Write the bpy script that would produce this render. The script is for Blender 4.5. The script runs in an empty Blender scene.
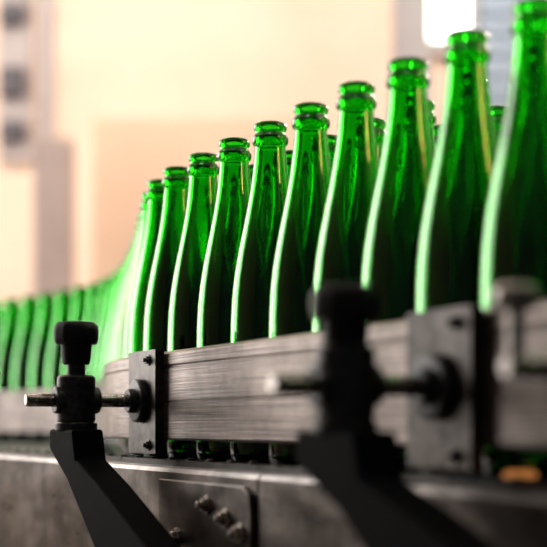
import bpy, bmesh, math, random
from mathutils import Vector, Matrix
random.seed(4)
scene = bpy.context.scene
scene.view_settings.view_transform = 'Standard'
TH = math.atan2(663, 1320)      # conveyor direction relative to room
CH = 1.0                        # eye height; conveyor-local z is measured from here
BELT = -0.034

# ---------------------------------------------------------------- materials
def new_mat(name):
    m = bpy.data.materials.new(name); m.use_nodes = True
    nt = m.node_tree
    return m, nt, nt.nodes['Principled BSDF']

def noise_mat(name, c1, c2, scale=(5,5,5), metallic=0.0, r1=0.4, r2=0.6, bump=0.0, nscale=3.0, detail=6, coat=0, spec=0.5, grime=None, grime_low=(.35,.33,.32)):
    m, nt, p = new_mat(name)
    tc = nt.nodes.new('ShaderNodeTexCoord'); mp = nt.nodes.new('ShaderNodeMapping')
    mp.inputs['Scale'].default_value = scale
    nz = nt.nodes.new('ShaderNodeTexNoise'); nz.inputs['Scale'].default_value = nscale; nz.inputs['Detail'].default_value = detail
    cr = nt.nodes.new('ShaderNodeValToRGB')
    cr.color_ramp.elements[0].position = 0.3; cr.color_ramp.elements[1].position = 0.7
    cr.color_ramp.elements[0].color = (*c1, 1); cr.color_ramp.elements[1].color = (*c2, 1)
    mr = nt.nodes.new('ShaderNodeMapRange'); mr.inputs['To Min'].default_value = r1; mr.inputs['To Max'].default_value = r2
    nt.links.new(tc.outputs['Object'], mp.inputs[0]); nt.links.new(mp.outputs[0], nz.inputs['Vector'])
    nt.links.new(nz.outputs['Fac'], cr.inputs[0])
    col = cr.outputs[0]
    if grime:
        # isotropic stains and scuffs multiplied over the brushed base
        n2 = nt.nodes.new('ShaderNodeTexNoise'); n2.inputs['Scale'].default_value = grime; n2.inputs['Detail'].default_value = 10
        n2.inputs['Roughness'].default_value = .65
        nt.links.new(tc.outputs['Object'], n2.inputs['Vector'])
        c2r = nt.nodes.new('ShaderNodeValToRGB')
        c2r.color_ramp.elements[0].position=.36; c2r.color_ramp.elements[0].color=(*grime_low,1)  # dark end of the stain tint
        c2r.color_ramp.elements[1].position=.62; c2r.color_ramp.elements[1].color=(1.25,1.22,1.2,1)
        nt.links.new(n2.outputs['Fac'], c2r.inputs[0])
        mx = nt.nodes.new('ShaderNodeMix'); mx.data_type='RGBA'; mx.blend_type='MULTIPLY'; mx.inputs['Factor'].default_value=1.0
        nt.links.new(cr.outputs[0], mx.inputs['A']); nt.links.new(c2r.outputs[0], mx.inputs['B'])
        col = mx.outputs['Result']
    nt.links.new(col, p.inputs['Base Color'])
    nt.links.new(nz.outputs['Fac'], mr.inputs['Value']); nt.links.new(mr.outputs[0], p.inputs['Roughness'])
    p.inputs['Metallic'].default_value = metallic
    p.inputs['Specular IOR Level'].default_value = spec
    p.inputs['Coat Weight'].default_value = coat
    if bump:
        b = nt.nodes.new('ShaderNodeBump'); b.inputs['Strength'].default_value = bump; b.inputs['Distance'].default_value = 0.001
        nt.links.new(nz.outputs['Fac'], b.inputs['Height']); nt.links.new(b.outputs[0], p.inputs['Normal'])
    return m

M_glass, nt, p = new_mat('green_glass')
p.inputs['Base Color'].default_value = (0.012, 0.60, 0.008, 1)
p.inputs['Transmission Weight'].default_value = 1.0
p.inputs['Roughness'].default_value = 0.0
p.inputs['IOR'].default_value = 1.52

M_rail = noise_mat('brushed_steel', (0.11,0.093,0.087), (0.34,0.295,0.275), (70,2.0,200), 0.8, 0.30, 0.52, 0.35, grime=12, grime_low=(.5,.47,.45))
M_frame = noise_mat('worn_steel', (0.065,0.057,0.053), (0.23,0.205,0.195), (12,4,14), 0.85, 0.20, 0.42, 0.3, grime=26)
M_plate = noise_mat('dark_plate_steel', (0.04,0.037,0.036), (0.12,0.108,0.10), (30,30,30), 0.8, 0.3, 0.5, 0.3, grime=30)
M_belt = noise_mat('belt_steel', (0.012,0.012,0.012), (0.05,0.046,0.042), (20,20,20), 0.8, 0.2, 0.45, 0.3)
M_black = noise_mat('black_plastic', (0.001,0.0013,0.0022), (0.004,0.0045,0.007), (40,40,40), 0.0, 0.45, 0.6, 0.4, spec=.3)
M_arm = noise_mat('black_painted_steel', (0.001,0.001,0.0015), (0.004,0.004,0.005), (40,40,40), 0.0, 0.6, 0.8, 0.3, spec=.03)
M_clamp = noise_mat('dark_cast_metal', (0.02,0.02,0.022), (0.065,0.065,0.07), (60,60,60), 0.7, 0.3, 0.5, 0.4)
M_rod = noise_mat('polished_rod_steel', (0.24,0.22,0.21), (0.45,0.41,0.39), (80,80,80), 1.0, 0.20, 0.32, 0.1)
M_bolt = noise_mat('bolt_steel', (0.30,0.26,0.24), (0.55,0.50,0.46), (80,80,80), 1.0, 0.2, 0.35, 0.2)
M_wall = noise_mat('cream_plaster', (0.86,0.645,0.50), (0.92,0.71,0.57), (1,1,1), 0, 0.8, 0.9, 0.1)
M_panel = noise_mat('beige_panel_paint', (0.82,0.565,0.40), (0.87,0.615,0.45), (1,1,1), 0, 0.7, 0.8)
M_col = noise_mat('column_paint', (0.40,0.31,0.28), (0.46,0.36,0.33), (2,2,2), 0, 0.6, 0.8)
M_gcol = noise_mat('grey_column_paint', (0.34,0.31,0.31), (0.40,0.37,0.37), (2,2,2), 0, 0.6, 0.8)
M_dark = noise_mat('dark_cabinet_paint', (0.08,0.075,0.09), (0.12,0.11,0.125), (2,2,2), 0, 0.5, 0.7)
M_pipe = noise_mat('conduit_paint', (0.42,0.36,0.35), (0.48,0.42,0.41), (2,2,2), 0, 0.5, 0.7)
M_blue = noise_mat('blue_grey_shutter', (0.34,0.43,0.54), (0.42,0.51,0.62), (2,2,2), 0.1, 0.4, 0.6)
M_floor = noise_mat('concrete', (0.14,0.12,0.10), (0.22,0.195,0.17), (2,2,2), 0, 0.4, 0.7, 0.3)
M_ceil = noise_mat('ceiling_paint', (0.4,0.36,0.31), (0.5,0.45,0.40), (1,1,1), 0, 0.8, 0.9)
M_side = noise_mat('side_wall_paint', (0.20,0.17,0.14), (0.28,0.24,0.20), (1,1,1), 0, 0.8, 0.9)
M_trim = noise_mat('trim_paint', (0.55,0.52,0.5), (0.62,0.6,0.57), (2,2,2), 0, 0.5, 0.7)
def emis(name, col, st):
    m, nt, p = new_mat(name)
    p.inputs['Base Color'].default_value = (*col, 1)
    p.inputs['Emission Color'].default_value = (*col, 1); p.inputs['Emission Strength'].default_value = st
    return m
M_sky = emis('daylight_pane', (1,0.98,0.95), 4.5)
M_tube = emis('sparkle_tube', (1,0.95,0.85), 40.0)  # emitter for the added sparkle battens
M_amber = emis('amber_emissive', (.8,0.3,0.08), .5)

# ---------------------------------------------------------------- mesh helpers
def mk(name, bm, mat, parent=None, smooth=False, conv=True, bevel=0.0, loc=None):
    me = bpy.data.meshes.new(name); 
    bmesh.ops.recalc_face_normals(bm, faces=bm.faces)
    bm.to_mesh(me); bm.free()
    for f in me.polygons: f.use_smooth = smooth
    me.materials.append(mat)
    o = bpy.data.objects.new(name, me); scene.collection.objects.link(o)
    if parent: o.parent = parent
    elif conv:
        o.rotation_euler = (0,0,TH); o.location = (0,0,CH)
    if bevel:
        b = o.modifiers.new('bevel','BEVEL'); b.width = bevel; b.segments = 3; b.limit_method='ANGLE'; b.angle_limit = math.radians(35)
        wn = o.modifiers.new('wn','WEIGHTED_NORMAL')
        for f in me.polygons: f.use_smooth = True
    return o

def empty(name, conv=True):
    e = bpy.data.objects.new(name, None); scene.collection.objects.link(e); e.empty_display_size = 0.05
    if conv: e.rotation_euler=(0,0,TH); e.location=(0,0,CH)
    return e

def box(bm, x0,x1,y0,y1,z0,z1):
    vs=[bm.verts.new((x,y,z)) for x in (x0,x1) for y in (y0,y1) for z in (z0,z1)]
    for idx in ((0,1,3,2),(4,6,7,5),(0,4,5,1),(2,3,7,6),(0,2,6,4),(1,5,7,3)):
        bm.faces.new([vs[i] for i in idx])

def lathe(bm, prof, origin, axis='z', seg=40, close=True):
    """prof: list of (radius, height)"""
    rings=[]
    for r,h in prof:
        ring=[]
        for i in range(seg):
            a=2*math.pi*i/seg; c,s_=r*math.cos(a), r*math.sin(a)
            if axis=='z': v=(c,s_,h)
            elif axis=='x': v=(h,c,s_)
            else: v=(c,h,s_)
            ring.append(bm.verts.new(Vector(v)+Vector(origin)))
        rings.append(ring)
    for a,b in zip(rings,rings[1:]):
        for i in range(seg):
            bm.faces.new((a[i],a[(i+1)%seg],b[(i+1)%seg],b[i]))
    if close:
        bm.faces.new(rings[0][::-1]); bm.faces.new(rings[-1])

def hexbolt(bm, origin, r, h):
    lathe(bm, [(r*1.35,0),(r*1.35,-h*0.3),(r*1.25,-h*0.4)], origin,'x',28)
    lathe(bm, [(r,-h*0.35),(r,-h*1.1),(r*0.86,-h*1.3)], origin,'x',6)
    lathe(bm, [(r*0.5,-h*1.2),(r*0.5,-h*1.9),(r*0.38,-h*2.1)], origin,'x',20)

# ---------------------------------------------------------------- conveyor path (local: x across, y along)
ctrl=[(.5198,-1.2),(.5198,-.6),(.5198,0),(.5198,.5),(.5198,.9),(.5198,1.18),(.533,1.33),(.583,1.49),(.680,1.779),(.775,2.10),
      (.806,2.32),(.7865,2.52),(.7357,2.749),(.66,2.98),(.57,3.2),(.47,3.42)]
def cr(p0,p1,p2,p3,t):
    return tuple(0.5*((2*b)+(-a+c)*t+(2*a-5*b+4*c-d)*t*t+(-a+3*b-3*c+d)*t**3) for a,b,c,d in zip(p0,p1,p2,p3))
P=[]
for i in range(1,len(ctrl)-2):
    n=24
    for k in range(n): P.append(Vector(cr(ctrl[i-1],ctrl[i],ctrl[i+1],ctrl[i+2],k/n)))
P.append(Vector(ctrl[-2]))
def offset_path(d):
    out=[]
    for i,pnt in enumerate(P):
        t=(P[min(i+1,len(P)-1)]-P[max(i-1,0)]).normalized()
        nrm=Vector((t.y,-t.x))     # to +x side
        out.append(pnt+nrm*d)
    return out
def sample(path, step, y0):
    L=[0]
    for a,b in zip(path,path[1:]): L.append(L[-1]+(b-a).length)
    for i in range(len(path)-1):
        if path[i].y<=y0<path[i+1].y:
            l0=L[i]+(y0-path[i].y)/(path[i+1].y-path[i].y)*(L[i+1]-L[i]); break
    l=l0-math.floor(l0/step)*step; res=[]; i=0
    while l<=L[-1]:
        while L[i+1]<l: i+=1
        t=(l-L[i])/(L[i+1]-L[i]); res.append(path[i].lerp(path[i+1],t)); l+=step
    return res
def sweep(bm, d, prof, i0=0, i1=None):
    rings=[]
    paths=[offset_path(d+a) for a,_ in prof]
    n=len(P); i1=i1 or n
    for i in range(i0,i1):
        rings.append([bm.verts.new((paths[j][i].x,paths[j][i].y,prof[j][1])) for j in range(len(prof))])
    m=len(prof)
    for a,b in zip(rings,rings[1:]):
        for j in range(m): bm.faces.new((a[j],a[(j+1)%m],b[(j+1)%m],b[j]))
    bm.faces.new(rings[0][::-1]); bm.faces.new(rings[-1])

# ---------------------------------------------------------------- bottles
outer=[(0.0,.012),(.010,.010),(.022,.003),(.029,.0),(.0325,.0008),(.0350,.004),(.0358,.010),(.0359,.06),(.0358,.10),(.0354,.125),
       (.0344,.145),(.0325,.163),(.0298,.180),(.0265,.197),(.0231,.213),(.0201,.228),(.0176,.242),(.0158,.255),(.0145,.267),(.0137,.277),
       (.0134,.2800),(.0151,.2812),(.0160,.2834),(.0160,.2868),(.0151,.2888),(.0135,.2898),(.0132,.2922),(.0143,.2937),(.0149,.2963),(.0144,.2988),(.0128,.3000)]
inner=[(.0110,.3000),(.0102,.2985),(.0100,.29),(.0102,.277),(.0113,.262),(.0134,.248),(.0161,.234),(.0195,.218),(.0231,.202),(.0266,.185),
       (.0296,.165),(.0314,.145),(.0324,.12),(.0327,.09),(.0327,.02),(.0305,.0105),(.024,.009),(.010,.0155),(0.0,.0175)]
def bottle_mesh():
    bm=bmesh.new(); seg=64
    prof=outer+inner; rings=[]
    for r,h in prof:
        if r==0: rings.append([bm.verts.new((0,0,h))])
        else: rings.append([bm.verts.new((r*math.cos(2*math.pi*i/seg),r*math.sin(2*math.pi*i/seg),h)) for i in range(seg)])
    for a,b in zip(rings,rings[1:]):
        for i in range(seg):
            j=(i+1)%seg
            if len(a)==1: bm.faces.new((a[0],b[j],b[i]))
            elif len(b)==1: bm.faces.new((a[i],a[j],b[0]))
            else: bm.faces.new((a[i],a[j],b[j],b[i]))
    bmesh.ops.recalc_face_normals(bm, faces=bm.faces)
    me=bpy.data.meshes.new('green_glass_bottle'); bm.to_mesh(me); bm.free()
    for f in me.polygons: f.use_smooth=True
    me.materials.append(M_glass); return me
BM=bottle_mesh()
c,s_=math.cos(TH),math.sin(TH)
crowd=empty('green_glass_bottle_crowd', conv=False)
STEP=.0744
def place(pt, front):
    o=bpy.data.objects.new('green_glass_bottle' if front else 'bottle', BM); scene.collection.objects.link(o)
    o.location=(c*pt.x-s_*pt.y, s_*pt.x+c*pt.y, CH+BELT)
    o.rotation_euler=(0,0,random.random()*6.28)
    if not front: o.parent=crowd
for ri,(d,ph) in enumerate([(0,0),(.0715,.3),(.1440,.17)]):
    for pt in sample(offset_path(d), STEP+ (0.0 if ri==0 else 0.0006), .6678+ph*STEP):
        if pt.y<.25: continue
        place(pt, ri==0 and pt.y<1.5)

# ---------------------------------------------------------------- guide rail
bm=bmesh.new()
F=-.0578 # front face offset -> x=.462
prof=[(.0,.0670),(.0,.0570),(.0014,.0558),(.0014,.0545),(.0004,.0533),(.0004,.0240),(.0014,.0230),(.0014,.0217),(.0,.0205),(.0,-.0110),(.0015,-.0130),
      (.0125,-.0130),(.0140,-.0110),(.0140,.0670),(.0115,.0696),(.0025,.0696)]
sweep(bm,F,prof)
mk('guide_rail',bm,M_rail)
bm=bmesh.new(); sweep(bm,.1440+.0440,[(a,z) for a,z in prof]); mk('guide_rail',bm,M_rail)

# ---------------------------------------------------------------- conveyor bed
conv=empty('bottle_conveyor')
bm=bmesh.new()
box(bm,.452,1.16,-1.2,4.0,BELT-.012,BELT-.0035)
mk('bed_plate',bm,M_belt,conv)
bm=bmesh.new()
y=-1.2
while y<4.0:
    for x0 in (.462,.548,.634,.720,.806,.892,.978,1.064):
        box(bm,x0,x0+.082,y+.0015,y+.0365,BELT-.006,BELT-.0002)
    y+=.038
mk('slat_chain',bm,M_belt,conv)
bm=bmesh.new()
fp=[(.432,-.0400),(.434,-.0365),(.438,-.0352),(.458,-.0352),(.460,-.0375),(.460,-.041),(.441,-.0425),(.438,-.046),(.438,-.20),(.460,-.205),(.460,-.21),(.436,-.21),(.432,-.206)]
for y0,y1 in ((-1.2,.884),(.887,1.92),(1.923,4.0)):
    a=[bm.verts.new((x,y0,z)) for x,z in fp]; b=[bm.verts.new((x,y1,z)) for x,z in fp]; m=len(fp)
    for j in range(m): bm.faces.new((a[j],a[(j+1)%m],b[(j+1)%m],b[j]))
    bm.faces.new(a[::-1]); bm.faces.new(b)
mk('side_frame_near',bm,M_frame,conv)
bm=bmesh.new(); box(bm,1.16,1.17,-1.2,4.0,-.21,-.03); mk('side_frame_far',bm,M_frame,conv)
bm=bmesh.new()
for yy in (-.9,.3,1.6,2.9,3.9):
    for xx in (.445,1.115):
        box(bm,xx,xx+.045,yy-.022,yy+.022,-1.0,-.047)
        box(bm,xx-.03,xx+.075,yy-.05,yy+.05,-1.0,-.99)
    box(bm,.49,1.115,yy-.015,yy+.015,-.75,-.71)
mk('legs',bm,M_frame,conv)
bm=bmesh.new(); box(bm,.441,.4615,-1.2,4.0,-.0352,-.0300)
yy=-1.0
while yy<3.9:
    lathe(bm,[(.004,-.030),(.0038,-.0285),(.002,-.0278)],(.451,yy,0),'z',14); yy+=.042
mk('wear_strip',bm,M_belt,conv)
bm=bmesh.new()
pl=[(1.075,-.046),(.905,-.046),(.893,-.052),(.890,-.062),(.890,-.19),(1.075,-.19)]
a=[bm.verts.new((.4275,y_,z)) for y_,z in pl]; b=[bm.verts.new((.4318,y_,z)) for y_,z in pl]
for j in range(len(pl)): bm.faces.new((a[j],a[(j+1)%len(pl)],b[(j+1)%len(pl)],b[j]))
bm.faces.new(a); bm.faces.new(b[::-1])
mk('splice_plate',bm,M_frame,conv,bevel=.001)
bm=bmesh.new()
for y_,z in ((.9686,-.063),(.934,-.0717),(.907,-.0813),(1.031,-.0937),(.95,-.11)):
    hexbolt(bm,(.4275,y_,z),.0058,.0048)
mk('frame_bolts',bm,M_bolt,conv)

# ---------------------------------------------------------------- clamp posts
def clamp_post(name,s0,ktop):
    e=empty(name); q=.388
    dz=ktop-.097
    bm=bmesh.new()
    seg=48; prof=[(.0135,.0755),(.0190,.0765),(.0205,.080),(.0208,.088),(.0200,.093),(.0170,.0965),(.008,.0975)]
    rings=[]
    for r,h in prof:
        ring=[]
        for i in range(seg):
            a=2*math.pi*i/seg; rr=r*(1+ (0.025*math.cos(8*a) if r>.015 else 0))
            ring.append(bm.verts.new((q+rr*math.cos(a),s0+rr*math.sin(a),h+dz)))
        rings.append(ring)
    for a,b in zip(rings,rings[1:]):
        for i in range(seg): bm.faces.new((a[i],a[(i+1)%seg],b[(i+1)%seg],b[i]))
    bm.faces.new(rings[0][::-1]); bm.faces.new(rings[-1])
    lathe(bm,[(.0115,.057),(.0130,.060),(.0145,.0760)],(q,s0,dz),'z',36)
    mk('knob',bm,M_black,e,bevel=.0006)
    bm=bmesh.new()
    lathe(bm,[(.0085,.040),(.0085,.058+dz)],(q,s0,0),'z',24)
    mk('threaded_stem',bm,M_clamp,e)
    bm=bmesh.new()
    lathe(bm,[(.014,.0475),(.0175,.0455),(.0178,.042),(.0178,.006),(.0165,.003),(.0195,.0028),(.0195,-.004)],(q,s0,0),'z',44)
    lathe(bm,[(.0115,-.0215),(.0125,-.0205),(.0125,.0205),(.0115,.0215)],(q,s0,.024),'x',32)
    mk('clamp_body',bm,M_clamp,e,bevel=.0008)
    bm=bmesh.new()
    x0=.388-.0485
    lathe(bm,[(.0050,x0),(.0062,x0+.0015),(.0062,.4520)],(0,s0,.024),'x',32)
    mk('rod',bm,M_rod,e)
    bm=bmesh.new()
    lathe(bm,[(.0105,.438),(.0115,.4395),(.0115,.4445),(.0190,.4450),(.0208,.4465),(.0208,.4515),(.0195,.4525)],(0,s0,.024),'x',44)
    mk('flange',bm,M_clamp,e,bevel=.0006)
    bm=bmesh.new()
    box(bm,.4525,.4615,s0-.036,s0+.034,-.026,.0715)
    for zz in (-.018,.062): hexbolt(bm,(.4525,s0-.02,zz),.004,.003)
    mk('rail_plate',bm,M_plate,e,bevel=.0012)
    bm=bmesh.new()
    pg=[(.034,-.003),(-.036,-.003),(-.045,-.030),(-.105,-.050),(-.235,-.100),(-.29,-.135),(-.29,-.175),(-.17,-.175),(-.095,-.104),(-.02,-.049),(.034,-.022)]
    a=[bm.verts.new((.372,s0+y_,z)) for y_,z in pg]; b=[bm.verts.new((.402,s0+y_,z)) for y_,z in pg]
    for j in range(len(pg)): bm.faces.new((a[j],a[(j+1)%len(pg)],b[(j+1)%len(pg)],b[j]))
    bm.faces.new(a); bm.faces.new(b[::-1])
    box(bm,.402,.4272,s0-.27,s0-.17,-.170,-.128)
    mk('bracket_arm',bm,M_arm,e,bevel=.003)
    return e
clamp_post('rail_clamp_post',1.182,.097)
clamp_post('rail_clamp_post',.678,.083)
e=empty('rail_hand_screw')
bm=bmesh.new()
lathe(bm,[(.0050,.405),(.0062,.4065),(.0062,.448)],(0,.545,.030),'x',28)
lathe(bm,[(.011,.448),(.013,.450),(.013,.4615)],(0,.545,.030),'x',28)
mk('screw',bm,M_rod,e)
bm=bmesh.new()
lathe(bm,[(.0045,.030),(.0045,.058),(.010,.060),(.0125,.063),(.0125,.069),(.009,.072)],(.412,.545,0),'z',28)
mk('handle',bm,M_rod,e)
e=empty('amber_disc')  # small emissive amber disc in a dark ring on the belt
bm=bmesh.new(); lathe(bm,[(.010,0),(.010,.006),(.007,.008)],(.476,.626,BELT),'z',28); mk('lens',bm,M_amber,e)
bm=bmesh.new(); lathe(bm,[(.013,-.001),(.013,.003)],(.476,.626,BELT+.001),'z',28); mk('base',bm,M_clamp,e)

# ---------------------------------------------------------------- room
def rbox(name,mat,*b,parent=None,bevel=0):
    bm=bmesh.new(); box(bm,*b); return mk(name,bm,mat,parent,conv=False,bevel=bevel)
rbox('floor',M_floor,-4.2,4.2,-2.5,6.7,-.1,0)
rbox('ceiling',M_ceil,-4.2,4.2,-2.5,6.7,4.3,4.4)
rbox('wall_back',M_wall,-4.2,4.2,6.5,6.7,0,4.3)
rbox('wall_left',M_side,-4.2,-4.0,-2.5,6.5,0,4.3)
rbox('wall_right',M_wall,4.0,4.2,-2.5,6.5,0,4.3)
rbox('baseboard_back',M_trim,-4.0,4.0,6.47,6.5,0,.15)
rbox('partition_panel',M_panel,-.80,.15,5.8,5.86,0,2.36,bevel=.01)
e=empty('support_column',False)
rbox('shaft',M_col,-1.00,-.85,5.5,5.65,0,2.2,parent=e)
rbox('upper_shaft',M_pipe,-.985,-.93,5.52,5.62,2.2,4.3,parent=e)
rbox('base_plate',M_col,-1.07,-.80,5.44,5.71,0,.03,parent=e)
e=empty('steel_column',False)
rbox('flange_front',M_gcol,.51,.65,5.50,5.515,0,4.3,parent=e)
rbox('web',M_gcol,.57,.59,5.515,5.635,0,4.3,parent=e)
rbox('flange_rear',M_gcol,.51,.65,5.635,5.65,0,4.3,parent=e)
for z0,z1 in ((2.38,2.48),(2.60,2.74),(2.95,3.05)):
    e=empty('wall_control_box',False)
    rbox('housing',M_dark,-1.33,-1.21,6.38,6.5,z0,z1,parent=e,bevel=.01)
    rbox('door',M_dark,-1.32,-1.22,6.365,6.38,z0+.01,z1-.01,parent=e,bevel=.004)
e=empty('wall_conduit',False)
rbox('trunking',M_pipe,-1.34,-1.18,6.44,6.5,2.3,4.3,parent=e)
e=empty('window_1',False)
rbox('pane',M_sky,.76,.95,6.46,6.48,2.88,3.9,parent=e)
rbox('frame_bottom',M_trim,.72,.99,6.42,6.5,2.82,2.88,parent=e)
rbox('frame_left',M_trim,.72,.76,6.42,6.5,2.88,3.94,parent=e)
rbox('frame_right',M_trim,.95,.99,6.42,6.5,2.88,3.94,parent=e)
bm=bmesh.new(); z=0.0
while z<3.7:
    box(bm,1.0,2.9,6.38,6.44,z,z+.075); box(bm,1.0,2.9,6.41,6.46,z+.075,z+.10); z+=.10
mk('roller_shutter',bm,M_blue,conv=False)
e=empty('window_2',False)
rbox('pane',M_sky,-3.99,-3.97,2.7,6.2,1.1,3.6,parent=e)
for yy in (2.65,4.4,6.15): rbox('mullion',M_trim,-4.0,-3.92,yy,yy+.06,1.05,3.65,parent=e)
for zz in (1.02,3.6): rbox('transom',M_trim,-4.0,-3.93,2.65,6.2,zz,zz+.07,parent=e)
for (x,y_) in ((-1.8,2.0),(0.3,2.0),(2.2,2.0),(-1.0,3.6),(1.2,3.6),(2.6,4.6),(-.3,.6),(1.6,.6)):  # unseen battens, added so the bottles pick up sparkles and streaks
    e=empty('sparkle_batten',False)
    rbox('housing',M_trim,x-.55,x+.55,y_-.06,y_+.06,3.55,3.61,parent=e)
    bm=bmesh.new(); lathe(bm,[(.016,-.52),(.016,.52)],(x,y_,3.53),'x',16); mk('tube',bm,M_tube,e,conv=False,smooth=True)
    for dx in (-.4,.4): rbox('hanger',M_trim,x+dx-.008,x+dx+.008,y_-.008,y_+.008,3.61,4.3,parent=e)

# ---------------------------------------------------------------- lights
def area(name,loc,target,sx,sy,power,col=(1,1,1)):
    l=bpy.data.lights.new(name,'AREA'); l.shape='RECTANGLE'; l.size=sx; l.size_y=sy; l.energy=power; l.color=col
    o=bpy.data.objects.new(name,l); scene.collection.objects.link(o); o.location=loc
    o.rotation_euler=(Vector(target)-Vector(loc)).to_track_quat('-Z','Y').to_euler()
    return o
area('back_wall_fill',(0,4.4,4.2),(0,6.4,1.7),5,.5,112,(1,.92,.86))  # added fill that brightens the back wall, no visible source
area('window_light',(-3.85,4.4,2.4),(0,2.2,1.2),3.3,2.3,82,(1,.97,.93))
area('warm_lamp_right',(1.6,.3,2.0),(.2,1.0,1.1),.12,.3,5,(1,.5,.15))
area('added_glint_light',(2.4,4.8,3.2),(.2,1.0,1.1),.3,.3,80,(1,.90,.75))  # added small bright source for crisp glints on glass and bolts

w=bpy.data.worlds.new('world'); scene.world=w; w.use_nodes=True
w.node_tree.nodes['Background'].inputs[0].default_value=(.9,.92,1,1); w.node_tree.nodes['Background'].inputs[1].default_value=.04

# ---------------------------------------------------------------- camera
cam=bpy.data.cameras.new('camera'); co=bpy.data.objects.new('camera',cam); scene.collection.objects.link(co)
co.location=(0,0,CH); co.rotation_euler=(math.radians(90),0,0)
cam.sensor_width=36; cam.lens=1320/547*36; cam.shift_y=(426-273.5)/547; cam.clip_start=.02
cam.dof.use_dof=True; cam.dof.focus_distance=1.2; cam.dof.aperture_fstop=4.0; cam.dof.aperture_blades=0
scene.camera=co
